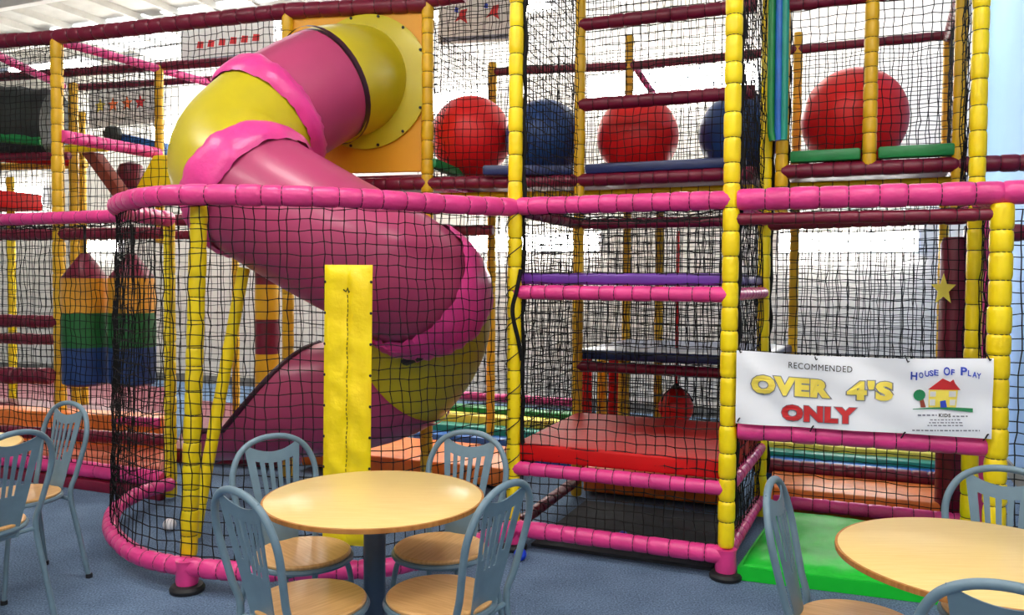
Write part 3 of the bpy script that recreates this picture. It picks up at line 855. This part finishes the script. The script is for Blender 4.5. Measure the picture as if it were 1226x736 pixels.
# ---- left wing (row 0 beam, row 1 posts)
lf = thing('soft_play_wing', 'left wing frame with long pink rails, standing behind the two cafe chairs', 'play frame', at(76, 6.0))
L0 = row(195, 0); L1 = row(-60, 0)
rail(lf, elev(at(150, 5.62), 1.99), elev(L1, 2.0), PINK, .046, .12)
rail(lf, elev(L0, zb + .02), elev(L1, zb + .02), PINK, .058, .3)
MB().box((L0 + L1) / 2 + Vector((0, -.02, .04)), (L1 - L0).length, .06, .08, U, V).build('kick_board', MAROON, lf, bevel=.01)
quad_net(lf, at(160, 5.6), L1, .2, 1.95, seed=51)
p72 = at(71, 6.9); p345 = at(345, 6.2); pm80 = at(-75, 7.2)
post(lf, p72, .02, ZT - .02, AMB, .05, .14)
post(lf, p345, .02, ZT - .02, AMB, .045, .14)
post(lf, pm80, .02, ZT - .02, AMB, .045)
rail(lf, elev(pm80, ZT), elev(p72, ZT), MAROON, .058, .12)
rail(lf, elev(p72, ZT), elev(p345, ZT), MAROON, .06, .14)
rail(lf, elev(p345, ZT), elev(P511, ZT - .02), MAROON, .06, .14)
rail(lf, elev(P511, ZT), elev(P511 + U * .3, ZT), MAROON, .05)
p192 = at(192, 7.8); p88 = at(90, 8.1); p97 = at(100, 9.0)
post(lf, p192, 1.9, ZT, AMB, .042, .1)
post(lf, p88, .02, ZT - .1, AMB, .044, .1)
post(lf, p97, .02, ZT - .2, AMB, .04, .1)
post(lf, at(14, 8.4), .02, 2.6, YEL, .04, .12)
post(lf, at(343, 7.3), .02, 2.3, AMB, .04, .12)
post(lf, at(282, 8.0), .02, 2.2, AMB, .036, .12)
back = (p192 - p72)
rail(lf, elev(p72, ZT - .03), elev(p72 + back * 1.9, ZT - .03), PINK, .04)
rail(lf, elev(at(-20, 7.0), ZT - .06), elev(at(78, 8.4), ZT - .06), PINK, .04)
rail(lf, elev(at(-40, 8.4), ZT), elev(at(335, 7.5), ZT), MAROON, .044)
rail(lf, elev(at(95, 8.7), ZT), elev(at(255, 8.3), ZT), MAROON, .036)
# side deck of the left wing
rail(lf, elev(p72, 2.76) + U * .05, elev(p192, 2.76), PINK, .055, .1)
rail(lf, elev(at(-30, 8.0), 2.74), elev(at(85, 7.85), 2.74), MAROON, .04)
rail(lf, elev(at(-30, 8.8), 2.75), elev(at(105, 8.5), 2.75), AMB, .04, label='orange padded rail')
rail(lf, elev(at(-30, 8.6), 2.95), elev(at(65, 8.4), 2.95), MAROON, .035)
quad_net(lf, p72, p345, 3.1, ZT, seed=52)
quad_net(lf, pm80, p72, 2.0, ZT, seed=53)
quad_net(lf, p72, p192, 2.76, ZT, seed=54)
quad_net(lf, p72, at(215, 6.55), 1.95, 3.1, seed=55, cell=.07)
quad_net(lf, at(-40, 8.5), at(200, 8.0), .2, ZT, seed=56, cell=.075)
quad_net(lf, at(200, 8.0), at(590, 7.3), .2, 2.2, seed=57, cell=.07)
flat_net(lf, elev(pm80, ZT), elev(p72, ZT), elev(at(90, 8.2), ZT), elev(at(-60, 8.5), ZT), seed=58, sag=.1)
flat_net(lf, elev(L1, 2.0), elev(at(150, 5.62), 2.0), elev(at(160, 6.8), 2.0), elev(at(-60, 7.2), 2.0), seed=59, sag=.05)
# cross rails low down
for (a, b, z, m_, r_) in ((at(-40, 7.2), at(205, 6.6), 1.93, MAROON, .05), (at(-40, 7.0), at(72, 6.9), 1.18, MAROON, .055), (at(-40, 7.4), at(75, 7.2), 1.0, MAROON, .05),
                          (at(-40, 7.2), at(190, 6.5), .38, PINK, .04), (at(-40, 6.6), at(200, 6.2), .3, MAROON, .05), (at(-40, 6.9), at(60, 6.8), .72, MAROON, .07),
                          (at(240, 6.6), at(385, 6.35), .2, MAROON, .06), (at(210, 7.3), at(590, 6.3), 1.95, MAROON, .04), (at(210, 6.4), at(520, 6.0), 2.02, MAROON, .045)):
    rail(lf, elev(a, z), elev(b, z), m_, r_)
# underside board below the slide head
rail(lf, elev(at(420, 6.1), ZD), elev(P511, ZD), MAROON, .05)
MB().prism([elev(x, 2.3) for x in (at(420, 6.12), P511, P588, at(470, 7.2))], Vector((0, 0, .04))).build('deck_board', MAROON, lf, bevel=.01)
# ramp board and struts
MB().prism([at(98, 7.5, 2.72), at(112, 7.45, 2.72), at(160, 7.45, 2.2), at(146, 7.5, 2.2)], V * .12).build('ramp_side', BRNP, lf, bevel=.01)
# padded shapes on the left deck
o = MB().prism([at(160, 7.7, 2.38), at(212, 7.6, 2.38), at(212, 7.6, 2.72), at(184, 7.62, 2.72)], V * .5).build('wedge_mat', YEL, None, bevel=.02)
tag(o, 'yellow foam wedge left of the yellow slide bend', 'mat')
o = MB().lathe(at(158, 8.3, 2.6), [(.03, -.15), (.11, -.12), (.15, 0), (.11, .12), (.03, .15)], 20).build('roller_ball', MAROON, None)
tag(o, 'small dark red ball beside the yellow wedge at upper left', 'ball')
o = MB().prism([at(138, 8.2, 2.88), at(186, 8.0, 2.80), at(186, 8.0, 2.92), at(150, 8.1, 3.0), at(140, 8.15, 3.0)], V * .4).build('crawl_mat', BLUE, None, bevel=.02)
tag(o, 'blue foam mat on the pink-edged deck at upper left', 'mat')
o = MB().box(at(5, 8.2, 2.33), .5, .5, .17, U, V).build('foam_block', RED, None, bevel=.02)
tag(o, 'red foam block behind the far left post', 'mat')
o = MB().lathe(at(137, 8.1, 3.0), [(.02, -.08), (.07, -.06), (.09, 0), (.07, .06), (.02, .08)], 18).build('foam_roll', DARKT, None)
tag(o, 'small black foam roll at the left end of the blue mat', 'roll')
rail(lf, elev(at(-40, 8.2), 2.78), elev(at(90, 8.2), 2.72), RED, .035)
rail(lf, elev(at(-40, 8.3), 2.86), elev(at(130, 8.0), 2.84), YEL, .035)
# dark crawl tunnel at top left
tn = thing('crawl_tunnel', 'dark ribbed crawl tunnel at the top left behind the net', 'tunnel', at(-10, 8.3, 2.75))
tp = [at(-80, 8.0, 3.13), at(-20, 8.05, 3.13), at(70, 8.1, 3.08)]
b = MB(); pth, _ = resample(smoothpath(tp), .08)
b.tube(pth, [.34 + .012 * math.sin(i * 1.9) for i in range(len(pth))], 28, cap=True); b.build('tunnel_skin', DARKT, tn)
MB().tube([p + Vector((0, -.26, -.2)) for p in pth], .05, 8).build('tunnel_stripe', DGREEN, tn)

# interior floor mats behind the front row
fmz = .13
mat_pad('floor_mat', 'orange inner floor mat behind the green mat, right of the tall yellow post', 'mat', row(925, 1.05), row(1172, 1.05), row(1150, 1.48), row(928, 1.48), .03, .2, ORNG)
mat_pad('floor_mat', 'orange inner floor mat glimpsed between slide foot and red deck', 'mat', row(360, .95), row(610, .95), row(640, 1.6), row(420, 1.6), .03, .17, ORNG)
mat_pad('floor_mat', 'salmon orange inner floor mat on the left wing behind the chairs', 'mat', row(-40, .15), row(190, .15), row(200, .85), row(-30, .85), .02, .17, mat('salmon_vinyl', (214, 120, 96), .3, bump=.5, bscale=8, var=.15))
mat_pad('floor_mat', 'bright orange foam step on the left wing, under the punch bags', 'mat', at(-40, 6.95), at(195, 6.5), at(200, 6.75), at(-30, 7.2), .02, .42, ORNG)
mat_pad('floor_mat', 'maroon foam block in front of the orange step on the left wing', 'mat', row(-40, .86), row(200, .86), row(205, 1.1), row(-30, 1.1), .02, .34, MAROON)
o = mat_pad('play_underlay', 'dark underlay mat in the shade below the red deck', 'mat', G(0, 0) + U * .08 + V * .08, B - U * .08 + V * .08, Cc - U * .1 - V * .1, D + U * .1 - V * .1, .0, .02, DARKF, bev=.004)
mat_pad('floor_mat', 'amber foam block in the dark behind the red deck', 'mat', row(700, 1.1), row(880, 1.1), row(890, 1.4), row(715, 1.4), .02, .2, ORNG)
mat_pad('floor_mat', 'dark maroon inner floor mat behind the punch bags on the left', 'mat', row(-60, 1.32), row(196, 1.32), row(200, 3.2), row(-40, 3.2), .0, .12, MAROON)
mat_pad('floor_mat', 'dark maroon inner floor mat around the foot of the slide', 'mat', row(205, .75), row(355, .92), row(400, 2.6), row(235, 2.6), .0, .12, MAROON)
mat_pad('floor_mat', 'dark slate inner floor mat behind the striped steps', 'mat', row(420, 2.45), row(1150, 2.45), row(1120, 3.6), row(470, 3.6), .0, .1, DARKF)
# striped rolls: green, yellow, blue
sr = thing('striped_step', 'green, yellow and blue striped foam step behind the orange mat under the banner', 'mat', row(930, 1.6))
for k, (m_, z) in enumerate(((BLUE, .26), (TEAL, .30), (YELP, .345), (DGREEN, .39), (GREEN, .43))):
    MB().box((row(918, 1.62 + k * .1) + row(1150, 1.62 + k * .1)) / 2 + Vector((0, 0, z - .08)), (row(1150, 1.62) - row(918, 1.62)).length, .15, .16, U, V).build('stripe_pad', m_, sr, bevel=.02)
rail(ef, elev(row(905, 1.52), .22), elev(row(1160, 1.52), .22), MAROON, .055)
sr = thing('striped_step', 'green and blue striped foam step seen between the slide and the red deck', 'mat', row(560, 1.6))
for k, (m_, z) in enumerate(((BLUE, .2), (TEAL, .26), (YELP, .33), (DGREEN, .38))):
    a = row(500, 1.75 + k * .13); b = row(690, 1.75 + k * .13)
    MB().box((a + b) / 2 + Vector((0, 0, z - .1)), (a - b).length, .17, .2, U, V).build('stripe_pad', m_, sr, bevel=.02)
rail(uf, elev(row(500, 2.4), .42), elev(row(700, 2.4), .42), PINK, .04)

# ---- punch bags and small balls
def punch_bag(px, d, r, label):
    c = at(px, d, .68)
    t = thing('punch_bag', label, 'punch bag', c)
    zs = [.68, .70, .99]
    z0, z1, z2, z3, z4 = hz(px, 461, d), hz(px, 415, d), hz(px, 374, d), hz(px, 333, d), hz(px, 303, d)
    MB().lathe(at(px, d, 0), [(r * .8, z0), (r * .98, z0 + .02), (r, z0 + .06), (r, z1)], 28).build('blue_band', mat('band_blue', (30, 62, 120), .4), t)
    MB().lathe(at(px, d, 0), [(r, z1), (r * 1.01, (z1 + z2) / 2), (r, z2)], 28).build('green_band', mat('band_green', (22, 100, 44), .5), t)
    MB().lathe(at(px, d, 0), [(r, z2), (r * 1.01, (z2 + z3) / 2), (r, z3)], 28).build('yellow_band', mat('band_amber', (226, 160, 40), .4), t)
    MB().lathe(at(px, d, 0), [(r, z3), (r * .6, (z3 + z4) / 2), (.03, z4)], 28).build('cone_top', MAROON, t)
    MB().tube([at(px, d, z4 - .01), at(px, d, 1.97)], .012, 6).build('strap', TIE, t)
punch_bag(102, 6.35, .172, 'hanging punch bag with yellow, green and blue bands, nearer the yellow post')
punch_bag(158, 6.3, .172, 'banded hanging punch bag half hidden by the curved dark net')
t = thing('striped_column', 'column with maroon and amber bands seen through the net under the slide', 'column', at(320, 6.75))
for k in range(5):
    MB().lathe(at(320, 6.75, 0), [(.1, .35 + k * .29), (.103, .5 + k * .29), (.1, .64 + k * .29)], 24).build('band', [MAROON, AMB][k % 2], t)
MB().lathe(at(320, 6.75, 0), [(.09, 0), (.1, .02), (.1, .35)], 20).build('base_pad', MAROON, t)
MB().tube([at(320, 6.75, 1.79), at(320, 6.75, 2.0)], .03, 8).build('strap', TIE, t)
# red hanging punch ball
c = at(811, 5.95, hz(811, 488, 5.95))
t = thing('punch_ball', 'red teardrop punch ball hanging over the back of the red deck', 'ball', c)
MB().lathe(c, [(.02, -.125), (.08, -.11), (.125, -.04), (.128, .02), (.1, .09), (.055, .13), (.02, .15)], 28).build('ball_skin', RED2, t)
MB().lathe(c, [(.03, .13), (.035, .15), (.012, .18)], 14).build('top_cap', TIE, t)
for s in (-1, 0, 1): MB().tube([c + Vector((0, 0, .17)), c + Vector((s * .09, -.02, .1)), c + Vector((s * .115, -.04, .05))], .006, 5).build('strap', TIE, t)
MB().tube([c + Vector((0, 0, .15)), elev(c, 1.93)], .011, 6).build('hanging_cord', RED, t)
# slim red and amber columns behind the blue deck
for px, d, m_, lab in ((703, 6.6, RED, 'slim red upright roller just right of the amber post, behind the red deck'), (736, 6.6, RED, 'slim red upright roller between two amber rollers behind the red deck'), (722, 6.9, AMB, 'slim amber upright roller left of the pair behind the red deck'), (748, 6.5, AMB, 'slim amber upright roller nearest the hanging punch ball')):
    tag(MB().lathe(at(px, d, 0), [(.02, .01), (.045, .03), (.047, .5), (.045, .92), (.02, .94)], 16).build('upright_roller', m_), lab, 'roller')

def small_ball(px, py, d, r, m, label):
    c = at(px, d, r)
    t = MB().lathe(c, [(r * math.sin(PI * k / 14), -r * math.cos(PI * k / 14)) for k in range(1, 14)], 22).build('play_ball', m)
    tag(t, label, 'ball')
small_ball(625, 664, 4.42, .036, mat('blue_plastic', (26, 70, 220), .3), 'small bright blue plastic ball on the carpet in front of the pink rail')
small_ball(749, 637, 4.75, .034, mat('shaded_blue_plastic', (26, 60, 200), .3), 'small blue plastic ball in the shade under the red deck')  # darker blue copy, shade under the deck painted into the ball
t = thing('play_ball', 'small white ball with grey stripes inside the curved net', 'ball', at(201, 4.9, 0))
c = at(201, 4.9, .04)
MB().lathe(c, [(.04 * math.sin(PI * k / 14), -.04 * math.cos(PI * k / 14)) for k in range(1, 14)], 22).build('ball_skin', WHITEP, t)
for s in (-.02, 0, .02):
    rr = math.sqrt(.0405 ** 2 - s * s)
    MB().tube([c + Vector((s, rr * math.cos(k * PI / 12), rr * math.sin(k * PI / 12))) for k in range(24)], .0014, 4, closed=True).build('stripe', GRYP, t)

# ---- boards with prints, up behind the nets
def board(name, label, c, w, h, nrm, parts, m=SIGNW):
    t = thing(name, label, 'sign', c)
    x = Vector((0, 0, 1)).cross(nrm).normalized() * -1
    MB().box(c, w, .012, h, x, nrm).build('board', m, t, smooth=False)
    for (cx, cz, pts, mm) in parts:
        MB().poly([c - nrm * .009 * 1 + x * (cx + a) + Vector((0, 0, cz + b_)) for a, b_ in pts]).build('print', mm, t, smooth=False)
    return t
star = [(.09 * (1 if k % 2 == 0 else .45) * math.cos(PI / 2 + k * PI / 5), .09 * (1 if k % 2 == 0 else .45) * math.sin(PI / 2 + k * PI / 5)) for k in range(10)]
x_ = (D - P511).normalized(); nn = Vector((-x_.y, x_.x, 0))
blot = [(-.06, -.05), (-.02, .0), (.0, .05), (.06, .06), (.045, .0), (.06, -.07), (.0, -.03)]
blot2 = [(-.05, .03), (-.015, .02), (-.01, .06), (-.04, .07)]
board('sign_board', 'white board with two red and blue marks at the top, right of the amber panel', at(567, 7.2, hz(567, 22, 7.2)), .68, .48, nn,
      [(-.13, 0, blot, REDP), (.16, .02, blot, REDP), (-.14, .01, blot2, BLUP), (.13, .03, blot2, BLUP), (0, -.2, [(-.3, -.02), (.3, -.02), (.3, .02), (-.3, .02)], GRYP)])
board('sign_board', 'pale board with a faded red line of print left of the slide top', at(272, 8.7, hz(272, 53, 8.7)), 1.25, .4, V,
      [(x0, 0.0, [(-.05, -.03), (.04, -.04), (.05, .03), (-.03, .04)], REDP) for x0 in (-.35, -.2, -.05, .1, .25, .4)] + [(0, -.17, [(-.6, -.02), (.6, -.02), (.6, .02), (-.6, .02)], GRYP)])
board('sign_board', 'white board with a row of small orange and red star prints at upper left', at(150, 9.4, hz(150, 126, 9.4)), 1.1, .5, V,
      [(x0, 0, star, mm) for x0, mm in ((-.36, YELP), (-.16, ORGP), (.06, ORGP), (.26, REDP))])

# ================================================================== TABLES AND CHAIRS
def make_table():
    t = thing('round_table', '', 'table')
    MB().lathe(Vector((0, 0, 0)), [(.05, .742), (.37, .742), (.389, .744), (.397, .75), (.397, .757), (.392, .7605), (.05, .7605)], 96).build('tabletop', BEECH, t)
    MB().lathe(Vector((0, 0, 0)), [(.3965, .7425), (.401, .7435), (.402, .751), (.401, .7585), (.3965, .7595)], 96).build('edge_band', EDGE, t)
    MB().lathe(Vector((0, 0, 0)), [(.04, .03), (.04, .70), (.042, .705)], 28).build('column', METALD, t)
    MB().lathe(Vector((0, 0, 0)), [(.02, .715), (.16, .722), (.16, .741)], 28).build('top_plate', METALD, t)
    MB().lathe(Vector((0, 0, 0)), [(.045, .70), (.045, .725)], 28).build('column_collar', METALD, t)
    MB().lathe(Vector((0, 0, 0)), [(.235, .0), (.24, .006), (.235, .014), (.12, .028), (.05, .04)], 48).build('base', METALD, t)
    return t
def chair_x(z):      # lean of the back: x of the back plane at height z
    if z < .44: return -.175 - (.44 - z) * .16
    return -.175 - (z - .44) * .22
def make_chair():
    t = thing('cafe_chair', '', 'chair')
    half = [(.19, 0), (.168, .22), (.15, .44), (.163, .55), (.180, .66), (.186, .73), (.173, .79), (.138, .845), (.077, .88), (0, .891)]
    pts = [Vector((chair_x(z), y, z)) for y, z in half]
    pts += [Vector((p.x, -p.y, p.z)) for p in pts[:-1][::-1]]
    MB().tube(smoothpath(pts), .0125, 12).build('back_hoop', METAL, t)
    for s in (-1, 1):
        MB().tube(smoothpath([Vector((.08, s * .11, .43)), Vector((.115, s * .135, .41)), Vector((.14, s * .15, .25)), Vector((.17, s * .17, .0))]), .011, 10).build('leg', METAL, t)
        MB().lathe(Vector((.17, s * .17, 0)), [(.014, 0), (.016, .004), (.015, .02)], 12).build('foot_cap', RUB, t)
        MB().lathe(Vector((chair_x(0), s * .19, 0)), [(.015, 0), (.017, .004), (.016, .022)], 12).build('foot_cap', RUB, t)
    MB().tube([Vector((.187 * math.cos(k * PI / 24), .187 * math.sin(k * PI / 24), .447)) for k in range(48)], .0115, 8, closed=True).build('seat_ring', METAL, t)
    MB().tube([Vector((-.17, -.155, .425)), Vector((-.17, .155, .425))], .01, 8).build('cross_bar', METAL, t)
    MB().tube([Vector((.10, -.13, .425)), Vector((.10, .13, .425))], .01, 8).build('cross_bar', METAL, t)
    MB().lathe(Vector((0, 0, 0)), [(.05, .45), (.176, .452), (.186, .46), (.187, .468), (.18, .474), (.05, .4745)], 48).build('seat', SEATW, t)
    # splat: tapering sheet with five slots and a dipped top edge
    zlo, zhi = .41, .877
    cols = [-1]
    for k in range(5):
        c_ = -.64 + k * .32; cols += [c_ - .075, c_ + .075]
    cols.append(1)
    rows_ = [0, .1, .2, .3, .42, .52, .62, .72, .80, .87, .93, 1.0]
    def sp(a, tt):
        z = zlo + (zhi - zlo) * tt
        hw = .066 + .060 * tt
        z -= (1 - a * a) * .045 * tt ** 3
        z -= abs(a) ** 2 * .004 * tt
        return Vector((chair_x(z) + .012 * (1 - a * a), hw * a, z))
    nc, nr = len(cols), len(rows_)
    cells = set()
    for i in range(nc - 1):
        for j in range(nr - 1):
            if i % 2 == 1:
                ci = (i - 1) // 2
                if (4 if ci in (1, 2, 3) else 5) <= j < 9: continue
            cells.add((i, j))
    mb = MB(); d_ = Vector((.0022, 0, .0004))
    for side in (1, -1):
        for i in range(nc):
            for j in range(nr): mb.v.append(sp(cols[i], rows_[j]) + d_ * side)
    ix = lambda i, j, b_: b_ * nc * nr + i * nr + j
    for (i, j) in sorted(cells):
        mb.f.append((ix(i, j, 0), ix(i + 1, j, 0), ix(i + 1, j + 1, 0), ix(i, j + 1, 0)))
        mb.f.append((ix(i, j, 1), ix(i, j + 1, 1), ix(i + 1, j + 1, 1), ix(i + 1, j, 1)))
        for (di, dj, a_, b_) in ((-1, 0, (i, j + 1), (i, j)), (1, 0, (i + 1, j), (i + 1, j + 1)), (0, -1, (i, j), (i + 1, j)), (0, 1, (i + 1, j + 1), (i, j + 1))):
            if (i + di, j + dj) not in cells:
                mb.f.append((ix(*a_, 0), ix(*a_, 1), ix(*b_, 1), ix(*b_, 0)))
    mb.m = [0] * len(mb.f)
    mb.build('backrest', METAL, t)
    return t
def copy_tree(o, parent=None):
    c = o.copy(); COL.objects.link(c); c.parent = parent
    for ch in list(o.children): copy_tree(ch, c)
    return c
tb0 = make_table()
tabs = [((-.50, 2.93), 'round beech table on a grey-blue pillar in the middle, before the yellow pad'),
        ((1.375, 2.31), 'round beech table cut by the right edge, before the green mat'),
        ((-2.74, 3.72), 'round beech table at the far left, almost outside the picture')]
for i, ((x, y), lab) in enumerate(tabs):
    o = tb0 if i == 0 else copy_tree(tb0)
    o.location = (x, y, 0); o['label'] = lab; o['group'] = 'round cafe tables'
ch0 = make_chair()
# seat centre and facing direction
chs = [((-.825, 3.17), (.25, -.27), 'cafe chair behind the middle table on its left, left of the yellow pad'),
       ((-.285, 3.24), (-.14, -.33), 'cafe chair behind the middle table on its right, right of the yellow pad'),
       ((-.675, 2.69), (.19, .21), 'nearer cafe chair at the left front of the middle table'),
       ((-.24, 2.74), (-.27, .17), 'nearer cafe chair right of the middle table, before the blue ball'),
       ((-2.47, 4.0), (-.48, -.87), 'farther of the two cafe chairs at the left edge'),
       ((-2.36, 3.52), (-.9, .4), 'nearer cafe chair at the left edge with its back towards the room'),
       ((1.113, 2.533), (.883, -.47), 'cafe chair seen edge-on left of the right-hand table'),
       ((1.64, 2.63), (-.5, -.87), 'cafe chair behind the right-hand table, facing the camera'),
       ((1.24, 1.97), (.53, .85), 'cafe chair in the bottom right corner, before the right-hand table')]
for i, ((x, y), (fx, fy), lab) in enumerate(chs):
    o = ch0 if i == 0 else copy_tree(ch0)
    o.location = (x, y, 0); o.rotation_euler = (0, 0, math.atan2(fy, fx)); o['label'] = 'blue-grey metal ' + lab; o['group'] = 'cafe chairs with fan-slotted backs'
